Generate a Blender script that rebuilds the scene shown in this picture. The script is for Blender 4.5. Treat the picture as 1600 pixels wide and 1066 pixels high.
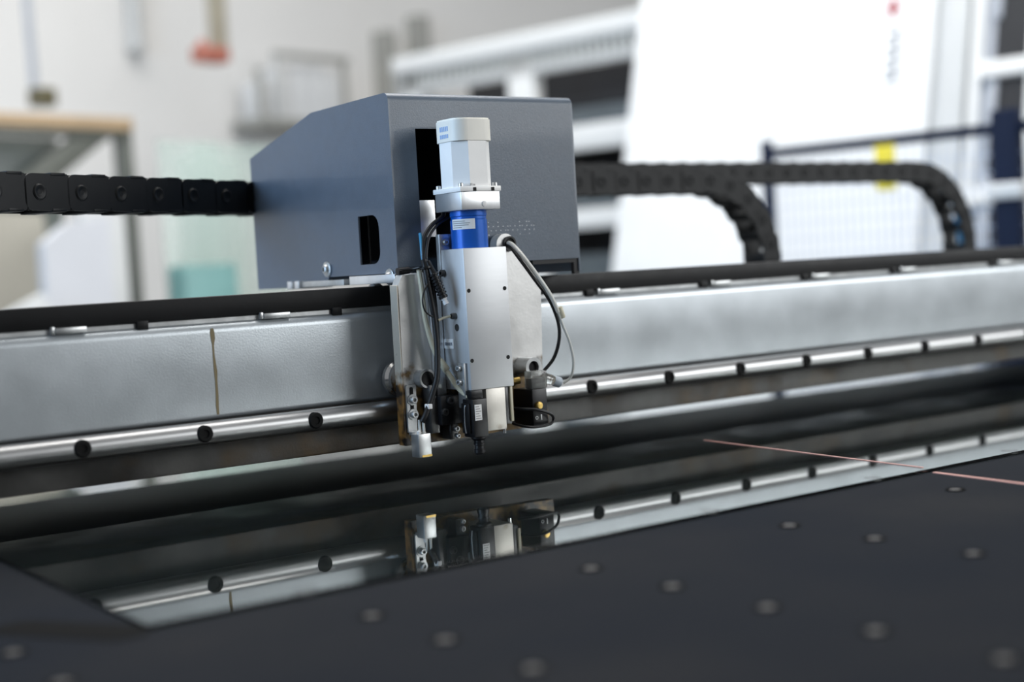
import bpy, bmesh, math, random
from mathutils import Vector, Matrix, geometry

for o in list(bpy.data.objects):
    bpy.data.objects.remove(o)
SC = bpy.context.scene
COL = SC.collection

# ------------------------------------------------------------------ camera
# world: X along the gantry beam, Y away from the viewer, Z up, glass top at Z = 0
CAM_YAW, CAM_PITCH, CAM_ROLL = 0.6190316, -0.0505757, -0.0575232
fw = Vector((math.sin(CAM_YAW) * math.cos(CAM_PITCH), math.cos(CAM_YAW) * math.cos(CAM_PITCH), math.sin(CAM_PITCH)))
rt = fw.cross(Vector((0, 0, 1))).normalized()
up = rt.cross(fw)
rt2 = rt * math.cos(CAM_ROLL) + up * math.sin(CAM_ROLL)
up2 = -rt * math.sin(CAM_ROLL) + up * math.cos(CAM_ROLL)
cd = bpy.data.cameras.new('camera')
cam = bpy.data.objects.new('camera', cd)
COL.objects.link(cam)
m = Matrix.Identity(4)
for i in range(3):
    m[i][0], m[i][1], m[i][2] = rt2[i], up2[i], -fw[i]
m[2][3] = 0.24
cam.matrix_world = m
cd.sensor_width = 36.0
cd.lens = 2234.62 / 1600 * 36
cd.clip_start = 0.02
cd.dof.use_dof = True
cd.dof.focus_distance = 1.645
cd.dof.aperture_fstop = 2.0
SC.camera = cam

# ------------------------------------------------------------------ light
w = bpy.data.worlds.new('hall_daylight')
SC.world = w
w.use_nodes = True
w.node_tree.nodes['Background'].inputs[0].default_value = (0.94, 0.97, 1.0, 1)
w.node_tree.nodes['Background'].inputs[1].default_value = 0.25


def area(name, loc, target, sx, sy, watt, col):
    d = bpy.data.lights.new(name, 'AREA')
    d.shape = 'RECTANGLE'
    d.size, d.size_y, d.energy, d.color = sx, sy, watt, col
    o = bpy.data.objects.new(name, d)
    COL.objects.link(o)
    o.location = loc
    o.rotation_euler = (Vector(target) - Vector(loc)).to_track_quat('-Z', 'Y').to_euler()
    return o


area('roof_skylight', (1.5, 2.6, 4.6), (1.4, 2.2, 0), 5.0, 2.4, 300, (1.0, 0.985, 0.96))
area('left_window', (-4.2, 2.2, 1.7), (0.9, 1.6, 0.2), 3.2, 2.6, 270, (0.50, 0.72, 1.0))
area('front_right_fill', (6.0, -3.4, 2.4), (1.5, 1.4, 0.2), 6.0, 2.8, 345, (0.96, 0.985, 1.0))  # unseen fill added at front right to brighten the beam's right end
area('rear_fill', (1.9, 5.6, 5.2), (2.4, 6.6, 0.6), 6.0, 2.0, 230, (1.0, 0.985, 0.96))  # added fill lamp above the rear, lifts the back wall
area('right_skylight', (3.2, 0.8, 4.4), (5.0, 3.4, 0.6), 3.0, 2.0, 35, (1.0, 1.0, 1.0))

SC.view_settings.view_transform = 'Standard'
SC.view_settings.look = 'None'
SC.view_settings.gamma = 1.0
SC.view_settings.use_curve_mapping = False
SC.view_settings.exposure = 0.0

# ------------------------------------------------------------------ materials
MATS = {}


def mat(name, col, rough=0.5, metal=0.0, bump=0.0, bscale=200.0, var=0.0, vscale=20.0, stretch=None,
        coat=0.0, trans=0.0, ior=1.5, alpha=1.0, spec=0.5):
    """plain procedural material: noise-varied colour and fine relief"""
    if name in MATS:
        return MATS[name]
    M = bpy.data.materials.new(name)
    M.use_nodes = True
    nt = M.node_tree
    b = nt.nodes['Principled BSDF']
    b.inputs['Base Color'].default_value = (*col, 1)
    b.inputs['Roughness'].default_value = rough
    b.inputs['Metallic'].default_value = metal
    b.inputs['Coat Weight'].default_value = coat
    b.inputs['Transmission Weight'].default_value = trans
    b.inputs['IOR'].default_value = ior
    b.inputs['Alpha'].default_value = alpha
    b.inputs['Specular IOR Level'].default_value = spec
    tc = nt.nodes.new('ShaderNodeTexCoord')
    mp = nt.nodes.new('ShaderNodeMapping')
    nt.links.new(tc.outputs['Object'], mp.inputs[0])
    if stretch:
        mp.inputs['Scale'].default_value = stretch
    if var > 0:
        n = nt.nodes.new('ShaderNodeTexNoise')
        n.inputs['Scale'].default_value = vscale
        n.inputs['Detail'].default_value = 5
        nt.links.new(mp.outputs[0], n.inputs['Vector'])
        r = nt.nodes.new('ShaderNodeMapRange')
        r.inputs[1].default_value, r.inputs[2].default_value = 0.3, 0.7
        r.inputs[3].default_value, r.inputs[4].default_value = 1 - var, 1 + var
        nt.links.new(n.outputs[0], r.inputs[0])
        x = nt.nodes.new('ShaderNodeMix')
        x.data_type = 'RGBA'
        x.blend_type = 'MULTIPLY'
        x.inputs[0].default_value = 1
        x.inputs[6].default_value = (*col, 1)
        nt.links.new(r.outputs[0], x.inputs[7])
        nt.links.new(x.outputs[2], b.inputs['Base Color'])
        r2 = nt.nodes.new('ShaderNodeMapRange')
        r2.inputs[1].default_value, r2.inputs[2].default_value = 0.3, 0.7
        r2.inputs[3].default_value, r2.inputs[4].default_value = max(0.02, rough - var * 0.3), min(1, rough + var * 0.3)
        nt.links.new(n.outputs[0], r2.inputs[0])
        nt.links.new(r2.outputs[0], b.inputs['Roughness'])
    if bump > 0:
        n2 = nt.nodes.new('ShaderNodeTexNoise')
        n2.inputs['Scale'].default_value = bscale
        n2.inputs['Detail'].default_value = 3
        nt.links.new(mp.outputs[0], n2.inputs['Vector'])
        bp = nt.nodes.new('ShaderNodeBump')
        bp.inputs['Strength'].default_value = bump
        bp.inputs['Distance'].default_value = 0.001
        nt.links.new(n2.outputs[0], bp.inputs['Height'])
        nt.links.new(bp.outputs[0], b.inputs['Normal'])
    MATS[name] = M
    return M


def stained(name, base, stain, rough, metal, z0, z1, scale=45.0, lo=0.42, hi=0.58, relz=0.0):
    """metal with brown oily stains near its lower rim (object-space height) broken up by noise"""
    M = mat(name, base, rough, metal, 0.1, 300, 0.08, 30)
    nt = M.node_tree
    b = nt.nodes['Principled BSDF']
    tc = nt.nodes.new('ShaderNodeTexCoord')
    n = nt.nodes.new('ShaderNodeTexNoise')
    n.inputs['Scale'].default_value = scale
    n.inputs['Detail'].default_value = 6
    nt.links.new(tc.outputs['Object'], n.inputs['Vector'])
    sp = nt.nodes.new('ShaderNodeSeparateXYZ')
    nt.links.new(tc.outputs['Object'], sp.inputs[0])
    r = nt.nodes.new('ShaderNodeMapRange')
    r.inputs[1].default_value, r.inputs[2].default_value = z0 - relz, z1 - relz
    r.inputs[3].default_value, r.inputs[4].default_value = 0.28, -0.4
    nt.links.new(sp.outputs[2], r.inputs[0])
    a = nt.nodes.new('ShaderNodeMath')
    nt.links.new(n.outputs[0], a.inputs[0])
    nt.links.new(r.outputs[0], a.inputs[1])
    r2 = nt.nodes.new('ShaderNodeMapRange')
    r2.inputs[1].default_value, r2.inputs[2].default_value = lo, hi
    nt.links.new(a.outputs[0], r2.inputs[0])
    n3 = nt.nodes.new('ShaderNodeTexNoise')
    n3.inputs['Scale'].default_value = scale * 1.7
    nt.links.new(tc.outputs['Object'], n3.inputs['Vector'])
    rp = nt.nodes.new('ShaderNodeValToRGB')
    rp.color_ramp.elements[0].position = 0.38
    rp.color_ramp.elements[0].color = (0.012, 0.009, 0.007, 1)
    rp.color_ramp.elements[1].position = 0.62
    rp.color_ramp.elements[1].color = (*stain, 1)
    nt.links.new(n3.outputs[0], rp.inputs[0])
    mx = nt.nodes.new('ShaderNodeMix')
    mx.data_type = 'RGBA'
    nt.links.new(r2.outputs[0], mx.inputs[0])
    old = b.inputs['Base Color'].links[0].from_socket
    nt.links.new(old, mx.inputs[6])
    nt.links.new(rp.outputs[0], mx.inputs[7])
    nt.links.new(mx.outputs[2], b.inputs['Base Color'])
    r3 = nt.nodes.new('ShaderNodeMapRange')
    r3.inputs[3].default_value, r3.inputs[4].default_value = metal, 0.1
    nt.links.new(r2.outputs[0], r3.inputs[0])
    nt.links.new(r3.outputs[0], b.inputs['Metallic'])
    return M


mat('cover_paint', (0.068, 0.094, 0.130), 0.36, 0.0, 0.25, 900, 0.06, 60, coat=0.15)
mat('cover_inside', (0.012, 0.012, 0.013), 0.6)
mat('aluminium', (0.74, 0.75, 0.76), 0.36, 0.85, 0.08, 260, 0.07, 40, stretch=(1, 1, 0.12))
mat('aluminium_bright', (0.55, 0.56, 0.57), 0.42, 0.35, 0.06, 260, 0.05, 30, stretch=(0.15, 1, 1))
mat('zinc_steel', (0.50, 0.51, 0.51), 0.36, 0.85, 0.08, 200, 0.15, 60)
mat('beam_silver', (0.44, 0.47, 0.49), 0.35, 0.62, 0.12, 500, 0.09, 16)
mat('beam_lower', (0.075, 0.072, 0.068), 0.42, 0.3, 0.15, 300, 0.45, 14)
mat('rod_steel', (0.34, 0.34, 0.34), 0.36, 1.0, 0.03, 120, 0.08, 30, stretch=(0.3, 1, 1))
mat('black_rail', (0.006, 0.006, 0.0065), 0.5, 0.0, 0.1, 200, 0.15, 40, spec=0.25)
mat('black_plastic', (0.006, 0.006, 0.007), 0.35, spec=0.35)
mat('black_rubber', (0.007, 0.007, 0.008), 0.45, 0.0, 0.1, 300, spec=0.35)
mat('chain_plastic', (0.005, 0.0055, 0.006), 0.45, 0.0, 0.1, 300, 0.1, 30, spec=0.22)
mat('dark_hole', (0.004, 0.004, 0.004), 0.8)
mat('dark_cap', (0.006, 0.006, 0.006), 0.7, spec=0.15)
mat('motor_white', (0.92, 0.915, 0.90), 0.38, 0.0, 0.03, 200, 0.02, 50)
mat('motor_cream', (0.84, 0.82, 0.75), 0.45, 0.0, 0.03, 200, 0.03, 50)
mat('blue_anodised', (0.006, 0.105, 0.50), 0.26, 0.25)
mat('label_paper', (0.80, 0.80, 0.80), 0.5)
mat('label_ink', (0.10, 0.12, 0.16), 0.6)
mat('label_blue', (0.28, 0.42, 0.68), 0.5)
mat('cream_tube', (0.56, 0.52, 0.39), 0.4)
mat('white_cable', (0.62, 0.62, 0.58), 0.4)
mat('grey_plastic', (0.42, 0.47, 0.52), 0.35)
mat('blue_cable', (0.02, 0.20, 0.38), 0.4)
mat('brass', (0.55, 0.38, 0.12), 0.35, 0.9, 0.1, 200, 0.25, 80)
mat('clear_plastic', (0.92, 0.93, 0.90), 0.12, 0.0, trans=0.9, ior=1.35)
mat('chrome', (0.75, 0.75, 0.75), 0.14, 1.0)
mat('dark_steel', (0.10, 0.10, 0.10), 0.35, 0.8, 0.1, 200, 0.2, 50)
stained('plate_alu', (0.62, 0.615, 0.60), (0.23, 0.14, 0.045), 0.38, 0.6, 0.045, 0.118)
stained('block_alu', (0.66, 0.63, 0.57), (0.26, 0.17, 0.06), 0.42, 0.4, -0.03, 0.052)
stained('plate_edge', (0.62, 0.58, 0.50), (0.24, 0.12, 0.03), 0.4, 0.6, 0.04, 0.135)
stained('beam_lower', (0.075, 0.072, 0.068), (0.085, 0.055, 0.025), 0.42, 0.3, -10, 10, scale=9, lo=0.47, hi=0.60)
mat('drip_brown', (0.20, 0.155, 0.075), 0.45)
mat('bed_felt', (0.0036, 0.0052, 0.0085), 0.78, 0.0, 0.35, 1300, 0.3, 4, spec=0.1)
mat('bed_dark', (0.004, 0.004, 0.004), 0.8, spec=0.06)
mat('plug_grey', (0.024, 0.022, 0.020), 0.5)
mat('machine_steel', (0.16, 0.17, 0.18), 0.5, 0.2, 0.1, 200, 0.1, 10)
mat('red_line', (0.46, 0.24, 0.20), 0.6)
mat('sheet_glass', (0.86, 0.95, 0.92), 0.0, 0.0, trans=1.0, ior=1.52)
mat('sheet_edge', (0.045, 0.075, 0.07), 0.15, 0.0)
mat('wall_paint', (0.72, 0.71, 0.695), 0.8, 0.0, 0.1, 60, 0.03, 1.2)
mat('concrete', (0.30, 0.30, 0.29), 0.7, 0.0, 0.2, 80, 0.15, 3)
mat('machine_white', (0.74, 0.745, 0.745), 0.5, 0.0, 0.03, 80, 0.02, 8)
mat('white_paint', (0.68, 0.685, 0.68), 0.45, 0.0, 0.03, 80, 0.02, 8)
mat('pale_grey_paint', (0.52, 0.53, 0.53), 0.5, 0.0, 0.03, 80, 0.02, 8)
mat('lavender_grey', (0.38, 0.40, 0.44), 0.5, 0.0, 0.03, 80, 0.03, 8)
mat('dark_panel', (0.020, 0.021, 0.024), 0.5, 0.0, 0.03, 80, 0.1, 6, spec=0.25)
mat('slate_panel', (0.075, 0.09, 0.10), 0.4, 0.0, 0.03, 80, 0.1, 6)
mat('navy_paint', (0.003, 0.009, 0.030), 0.6, 0.0, 0.03, 80, 0.1, 8, spec=0.15)
mat('wire_grey', (0.50, 0.53, 0.60), 0.4, 0.3)
mat('yellow_tag', (0.75, 0.62, 0.03), 0.5)
mat('logo_red', (0.32, 0.05, 0.06), 0.5)
mat('logo_grey', (0.30, 0.30, 0.30), 0.5)
mat('wood_tan', (0.42, 0.30, 0.18), 0.6, 0.0, 0.2, 60, 0.15, 12, stretch=(1, 1, 6))
mat('rack_dark', (0.10, 0.105, 0.09), 0.5, 0.0, 0.1, 80, 0.1, 8)
mat('smoke_glass', (0.17, 0.19, 0.18), 0.25, 0.0, 0.02, 10, 0.08, 3)
mat('beige_board', (0.38, 0.355, 0.30), 0.6, 0.0, 0.1, 60, 0.08, 4)
mat('white_board', (0.54, 0.55, 0.58), 0.5, 0.0, 0.03, 60, 0.02, 4)
mat('green_glass', (0.50, 0.60, 0.55), 0.12, 0.0, 0.02, 6, 0.03, 2, alpha=0.38)
mat('teal_block', (0.15, 0.30, 0.29), 0.5, 0.0, 0.05, 60, 0.1, 8)
mat('olive_box', (0.10, 0.085, 0.04), 0.5, 0.0, 0.05, 60, 0.1, 8)
mat('pole_beige', (0.36, 0.325, 0.25), 0.5, 0.0, 0.05, 60, 0.08, 8)
mat('pole_red', (0.40, 0.13, 0.09), 0.5, 0.0, 0.05, 60, 0.1, 8)
mat('shelf_grey', (0.30, 0.30, 0.28), 0.5, 0.0, 0.05, 60, 0.08, 8)
mat('carton_white', (0.68, 0.69, 0.70), 0.6, 0.0, 0.05, 60, 0.03, 8)


# ------------------------------------------------------------------ mesh helpers
class G:
    """collects shapes into one bmesh (world coordinates)"""

    def __init__(s):
        s.bm = bmesh.new()

    def box(s, x0, x1, y0, y1, z0, z1, bev=0.0, seg=2, rot=None, at=None):
        t = bmesh.new()
        bmesh.ops.create_cube(t, size=1)
        for v in t.verts:
            v.co = Vector(((x0 + x1) / 2 + v.co.x * (x1 - x0), (y0 + y1) / 2 + v.co.y * (y1 - y0), (z0 + z1) / 2 + v.co.z * (z1 - z0)))
        if bev > 0:
            bmesh.ops.bevel(t, geom=t.edges[:], offset=bev, segments=seg, profile=0.5, affect='EDGES')
        if rot is not None:
            c = Vector(at)
            for v in t.verts:
                v.co = c + rot @ (v.co - c)
        s.merge(t)
        return s

    def merge(s, t):
        me = bpy.data.meshes.new('tmp')
        t.to_mesh(me)
        t.free()
        s.bm.from_mesh(me)
        bpy.data.meshes.remove(me)

    def lathe(s, p0, axis, prof, seg=24, close=True):
        """prof: list of (distance along axis, radius) from p0"""
        p0 = Vector(p0)
        ax = Vector(axis).normalized()
        q = ax.to_track_quat('Z', 'Y')
        rings = []
        for h, r in prof:
            rings.append([s.bm.verts.new(p0 + q @ Vector((r * math.cos(2 * math.pi * k / seg), r * math.sin(2 * math.pi * k / seg), h))) for k in range(seg)])
        for a, b in zip(rings, rings[1:]):
            for k in range(seg):
                s.bm.faces.new((a[k], a[(k + 1) % seg], b[(k + 1) % seg], b[k]))
        if close:
            s.bm.faces.new(list(reversed(rings[0])))
            s.bm.faces.new(rings[-1])
        return s

    def cyl(s, p0, p1, r, seg=20, bev=0.0):
        d = Vector(p1) - Vector(p0)
        L = d.length
        if bev > 0:
            pr = [(0, r - bev), (bev * 0.3, r - bev * 0.3), (bev, r), (L - bev, r), (L - bev * 0.3, r - bev * 0.3), (L, r - bev)]
        else:
            pr = [(0, r), (L, r)]
        return s.lathe(p0, d, pr, seg)

    def ring(s, p0, axis, r0, r1, h, seg=28):
        return s.lathe(p0, axis, [(0, r0), (0, r1), (h, r1), (h, r0), (0, r0)], seg, close=False)

    def tube(s, pts, r, seg=10, sub=6, radii=None):
        P = [Vector(p) for p in pts]
        path, rad = [], []
        n = len(P)
        rr = radii or [r] * n
        for i in range(n - 1):
            a, b, c, d = P[max(i - 1, 0)], P[i], P[i + 1], P[min(i + 2, n - 1)]
            for k in range(sub):
                t = k / sub
                path.append(0.5 * ((2 * b) + (c - a) * t + (2 * a - 5 * b + 4 * c - d) * t * t + (3 * b - a - 3 * c + d) * t ** 3))
                rad.append(rr[i] * (1 - t) + rr[i + 1] * t)
        path.append(P[-1])
        rad.append(rr[-1])
        nrm = None
        rings = []
        for i, p in enumerate(path):
            t = (path[min(i + 1, len(path) - 1)] - path[max(i - 1, 0)]).normalized()
            if nrm is None:
                nrm = t.orthogonal().normalized()
            nrm = (nrm - t * nrm.dot(t)).normalized()
            bn = t.cross(nrm)
            rings.append([s.bm.verts.new(p + rad[i] * (nrm * math.cos(2 * math.pi * k / seg) + bn * math.sin(2 * math.pi * k / seg))) for k in range(seg)])
        for a, b in zip(rings, rings[1:]):
            for k in range(seg):
                s.bm.faces.new((a[k], a[(k + 1) % seg], b[(k + 1) % seg], b[k]))
        s.bm.faces.new(list(reversed(rings[0])))
        s.bm.faces.new(rings[-1])
        return s

    def prism(s, loops, axis, lo, hi):
        """loops: outer outline then holes, as 2-D points; extruded along axis ('X': (y,z), 'Y': (x,z), 'Z': (x,y))"""
        def p3(p, h):
            return Vector((h, p[0], p[1])) if axis == 'X' else Vector((p[0], h, p[1])) if axis == 'Y' else Vector((p[0], p[1], h))
        tris = geometry.tessellate_polygon([[Vector((p[0], p[1], 0)) for p in L] for L in loops])
        flat = [p for L in loops for p in L]
        va = [s.bm.verts.new(p3(p, lo)) for p in flat]
        vb = [s.bm.verts.new(p3(p, hi)) for p in flat]
        fs = []
        for t in tris:
            if len(set(t)) == 3:
                try:
                    fs.append(s.bm.faces.new([va[i] for i in t]))
                    fs.append(s.bm.faces.new([vb[i] for i in reversed(t)]))
                except ValueError:
                    pass
        k = 0
        for L in loops:
            n = len(L)
            for i in range(n):
                fs.append(s.bm.faces.new((va[k + i], va[k + (i + 1) % n], vb[k + (i + 1) % n], vb[k + i])))
            k += n
        bmesh.ops.recalc_face_normals(s.bm, faces=fs)
        return s

    def hexhead(s, p, axis, r, h):
        return s.lathe(p, axis, [(0, r), (h * 0.8, r), (h, r * 0.9)], 6)

    def capscrew(s, p, axis, r, h):
        """socket head: outer cylinder with a recessed hexagonal socket"""
        s.lathe(p, axis, [(0, r), (h * 0.85, r), (h, r * 0.88), (h, r * 0.5), (h * 0.45, r * 0.45)], 18)
        return s


def mesh_from(g, name, material, off=(0, 0, 0), smooth=35):
    me = bpy.data.meshes.new(name)
    bmesh.ops.recalc_face_normals(g.bm, faces=g.bm.faces[:])
    g.bm.to_mesh(me)
    g.bm.free()
    me.transform(Matrix.Translation(-Vector(off)))
    me.materials.append(MATS[material])
    for p in me.polygons:
        p.use_smooth = True
    me.set_sharp_from_angle(angle=math.radians(smooth))
    return me


ORG = {}


def part(name, g, material, parent, smooth=35, label=None):
    """one mesh under its thing (or part); g holds the thing's own frame coordinates"""
    off = ORG.get(parent.name, Vector((0, 0, 0)))
    o = bpy.data.objects.new(name, mesh_from(g, name, material, off, smooth))
    COL.objects.link(o)
    o.parent = parent
    ORG[o.name] = off
    if label:
        o['label'] = label
    return o


def piece(name, me, parent, loc=(0, 0, 0), rot=(0, 0, 0)):
    o = bpy.data.objects.new(name, me)
    COL.objects.link(o)
    o.parent = parent
    o.location = Vector(loc) - ORG.get(parent.name, Vector((0, 0, 0)))
    o.rotation_euler = rot
    return o


def thing(name, label, cat, loc=(0, 0, 0), rotz=0.0, group=None, local=False):
    o = bpy.data.objects.new(name, None)
    o.empty_display_size = 0.05
    COL.objects.link(o)
    o.location = loc
    o.rotation_euler = (0, 0, rotz)
    o['label'], o['category'] = label, cat
    if group:
        o['group'] = group
    ORG[o.name] = Vector((0, 0, 0)) if local else Vector(loc)
    return o


def solo(name, g, material, label, cat, group=None, kind=None, smooth=35):
    o = bpy.data.objects.new(name, mesh_from(g, name, material, (0, 0, 0), smooth))
    COL.objects.link(o)
    if label:
        o['label'] = label
    if cat:
        o['category'] = cat
    if group:
        o['group'] = group
    if kind:
        o['kind'] = kind
    ORG[o.name] = Vector((0, 0, 0))
    return o


FLOOR = -0.92
HALL = math.radians(13)


def hall(a, b, z):
    """hall frame (a to the right, b away, turned 13 degrees) to world"""
    return Vector((a * math.cos(HALL) - b * math.sin(HALL), a * math.sin(HALL) + b * math.cos(HALL), z))


# ------------------------------------------------------------------ hall shell
def shell(name, g, material, label, rot=True):
    o = solo(name, g, material, label, None, kind='structure')
    if rot:
        o.rotation_euler = (0, 0, HALL)
    return o


shell('floor', G().box(-6, 13, -7, 8.2, FLOOR - 0.1, FLOOR), 'concrete', 'grey concrete hall floor under the machines')
shell('wall_back', G().box(-6, 13, 7.5, 7.7, FLOOR, 5.5), 'wall_paint', 'plain off-white back wall of the hall')
shell('wall_right', G().box(11, 11.2, -7, 7.5, FLOOR, 5.5), 'wall_paint', 'plain off-white right-hand wall of the hall')

# ------------------------------------------------------------------ cutting table
table = thing('cutting_table', 'large dark felt-covered cutting table with rows of air holes', 'table', (1.3, 1.2, FLOOR))
TZ = -0.004
tx0, tx1, ty0, ty1 = -0.75, 3.3, -0.35, 2.75
hole_x = [-0.4, -0.18, 0.05, 0.275, 0.5, 0.702, 0.93, 1.165, 1.40, 1.63, 1.86, 2.09]
hole_y = [0.21, 0.31, 0.41, 0.51, 0.605, 0.70, 0.798, 0.895, 0.998]
bed = part('bed', G().box(tx0, tx1, ty0, ty1, TZ - 0.03, TZ, 0.004), 'bed_felt', table)
part('bed_frame', G().box(tx0 + 0.03, tx1 - 0.03, ty0 + 0.03, ty1 - 0.03, TZ - 0.16, TZ - 0.03, 0.004), 'machine_steel', table)
for lx in (tx0 + 0.12, (tx0 + tx1) / 2, tx1 - 0.12):
    for ly in (ty0 + 0.12, ty1 - 0.12):
        part('leg', G().box(lx - 0.05, lx + 0.05, ly - 0.05, ly + 0.05, FLOOR, TZ - 0.16, 0.006), 'machine_steel', table)
rim_me = mesh_from(G().lathe((0, 0, 0), (0, 0, 1), [(-0.0005, 0.0035), (-0.0002, 0.0095), (0.0012, 0.0098), (0.0014, 0.0088), (0.0007, 0.0078), (-0.0001, 0.0035)], 20), 'air_hole', 'bed_dark')
plug_me = mesh_from(G().lathe((0, 0, 0), (0, 0, 1), [(-0.001, 0.006), (0.0006, 0.006), (0.0012, 0.0048), (0.0009, 0.0018)], 16), 'nozzle_plug', 'plug_grey')
for hx in hole_x:
    for hy in hole_y:
        h = piece('air_hole', rim_me, table, (hx, hy, TZ))
        pl = bpy.data.objects.new('nozzle_plug', plug_me)
        COL.objects.link(pl)
        pl.parent = h
# flat black oblong patch laid on the felt beside the glass corner
sl = []
for k in range(24):
    t = 2 * math.pi * k / 24
    cx = 0.045 if math.cos(t) > 0 else -0.045
    sl.append((cx + 0.021 * math.cos(t), 0.021 * math.sin(t)))
ang = math.atan2(-0.075, 0.048)
sl = [(0.325 + x * math.cos(ang) - y * math.sin(ang), 1.03 + x * math.sin(ang) + y * math.cos(ang)) for x, y in sl]
part('oblong_patch', G().prism([sl], 'Z', TZ - 0.002, TZ + 0.0007), 'bed_dark', table, label='black oblong patch on the felt')
# thin raised red strip across the bed, continued on the glass
dirr = Vector((1.285 - 1.2434, 1.3738 - 0.9852, 0)).normalized()
nr = Vector((dirr.y, -dirr.x, 0))
gA = G()
pa, pb = Vector((1.2434, 0.9852, 0)) - dirr * 0.75, Vector((1.2434, 0.9852, 0)) - dirr * 0.004
q = [pa + nr * 0.0026, pb + nr * 0.0026, pb - nr * 0.0026, pa - nr * 0.0026]
gA.prism([[(v.x, v.y) for v in q]], 'Z', TZ - 0.0002, TZ + 0.0009)
part('bed_red_line', gA, 'red_line', table, label='thin pale red line on the black felt')

# ------------------------------------------------------------------ glass sheet
gx0, gx1, gy0, gy1 = 0.3665, 3.05, 0.986, 2.45
glass = thing('glass_sheet', 'large clear glass sheet lying flat on the dark cutting table', 'glass', (1.7, 1.7, TZ))
part('pane', G().box(gx0, gx1, gy0, gy1, TZ + 0.0004, 0.0, 0.0006, 1), 'sheet_glass', glass)
gB = G()
pa, pb = Vector((1.2434, 0.9852, 0)) + dirr * 0.012, Vector((1.2434, 0.9852, 0)) + dirr * 0.40
q = [pa + nr * 0.0014, pb + nr * 0.0012, pb - nr * 0.0012, pa - nr * 0.0014]
gB.prism([[(v.x, v.y) for v in q]], 'Z', 0.0, 0.0006)
part('glass_red_line', gB, 'red_line', glass, label='thin red line across the glass')  # red strip lying on the pane's top face

# ------------------------------------------------------------------ gantry beam
BX0, BX1 = -0.55, 3.15
beam = thing('gantry_beam', 'long silver gantry beam with guide rod spanning the cutting table', 'gantry', (1.3, 1.6, TZ))
# main tube with rounded long edges
pr = []
def arc(cx, cy, r, a0, a1, n=6):
    return [(cx + r * math.cos(math.radians(a0 + (a1 - a0) * k / n)), cy + r * math.sin(math.radians(a0 + (a1 - a0) * k / n))) for k in range(n + 1)]
FY = 1.466
pr = arc(FY + 0.0125, 0.2008 - 0.0125, 0.0125, 180, 90) + arc(1.68, 0.1908, 0.01, 90, 0) + arc(1.68, 0.105, 0.01, 0, -90) + arc(FY + 0.006, 0.0975 + 0.002, 0.006, 270, 180)
part('beam_tube', G().prism([pr], 'X', BX0, BX1), 'beam_silver', beam, smooth=40)
part('lower_plate', G().box(BX0, BX1, 1.477, 1.66, 0.037, 0.0965, 0.0025), 'beam_lower', beam)
part('bottom_tray', G().box(BX0, BX1, 1.66, 1.955, 0.038, 0.044, 0.001).box(BX0, BX1, 1.95, 1.955, 0.044, 0.08), 'machine_steel', beam)
rod = part('guide_rod', G().cyl((BX0, 1.4525, 0.0808), (BX1, 1.4525, 0.0808), 0.0128, 28), 'rod_steel', beam)
part('rod_seat', G().box(BX0, BX1, 1.458, 1.478, 0.074, 0.088), 'dark_steel', beam)
scr_me = mesh_from(G().lathe((0, 0, 0), (0, -1, 0), [(-0.006, 0.0092), (0.0030, 0.0092), (0.0046, 0.0078), (0.0046, 0.0045), (0.003, 0.004)], 20), 'rod_screw', 'dark_cap')
for k in range(-7, 20):
    x = 0.48155 + 0.133408 * k
    if BX0 + 0.03 < x < BX1 - 0.03:
        piece('rod_screw', scr_me, rod, (x, 1.4425, 0.0818))
# black rail on top, with the pale strip and clips below it
part('top_rail', G().box(BX0, BX1, 1.470, 1.484, 0.2045, 0.2285, 0.002).box(BX0, BX1, 1.484, 1.535, 0.2045, 0.211), 'black_rail', beam)
part('rail_strip', G().box(BX0, BX1, 1.4735, 1.53, 0.1995, 0.2045), 'zinc_steel', beam)
clip_me = mesh_from(G().box(-0.0165, 0.0165, -0.007, 0.004, -0.002, 0.0045, 0.001).box(-0.021, -0.0165, -0.006, 0.004, -0.002, 0.006, 0.001), 'rail_clip', 'zinc_steel')
lug_me = mesh_from(G().box(-0.0065, 0.0065, -0.0075, 0.003, -0.003, 0.0065, 0.001), 'rail_lug', 'black_rail')
for x in (-0.42, -0.20, 0.02, 0.253, 0.4875, 0.7225, 1.19, 1.395, 1.60, 1.80, 2.05, 2.28, 2.5, 2.73, 2.95):
    piece('rail_clip', clip_me, beam, (x + (0.02 if x > 1 else 0), 1.4735, 0.2012))
    piece('rail_lug', lug_me, beam, (x + (-0.013 if x > 1 else 0.078), 1.4765, 0.2005))
# brown run of grease on the face and smears on the lower plate
dl, dr = [], []
random.seed(4)
for z, wd in ((0.1935, 0.0013), (0.189, 0.0026), (0.182, 0.0024), (0.176, 0.0011), (0.165, 0.0010), (0.155, 0.0015), (0.146, 0.0019), (0.135, 0.0013), (0.120, 0.0016), (0.108, 0.0017), (0.0985, 0.0012)):
    jx = random.uniform(-0.0006, 0.0006)
    dl.append((0.6428 + jx - wd, z))
    dr.append((0.6428 + jx + wd, z))
part('grease_run', G().prism([dl + dr[::-1]], 'Y', FY - 0.0004, FY + 0.0006), 'drip_brown', beam, label='brown grease run down the silver face')
for sx in (BX0 + 0.02, BX1 - 0.14):
    part('end_support', G().box(sx, sx + 0.12, 1.50, 1.66, TZ, 0.037, 0.004), 'machine_steel', beam)

# ------------------------------------------------------------------ cutting head
head = thing('cutter_carriage', 'cutting head carriage with grey-blue cover and white motor on the beam', 'machine head', (0.95, 1.41, 0.044))
CX0, CX1, CY0, CY1, CZ0, CZT = 0.8592, 1.1285, 1.425, 1.797, 0.2310, 0.4510
TK = 0.0022
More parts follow.
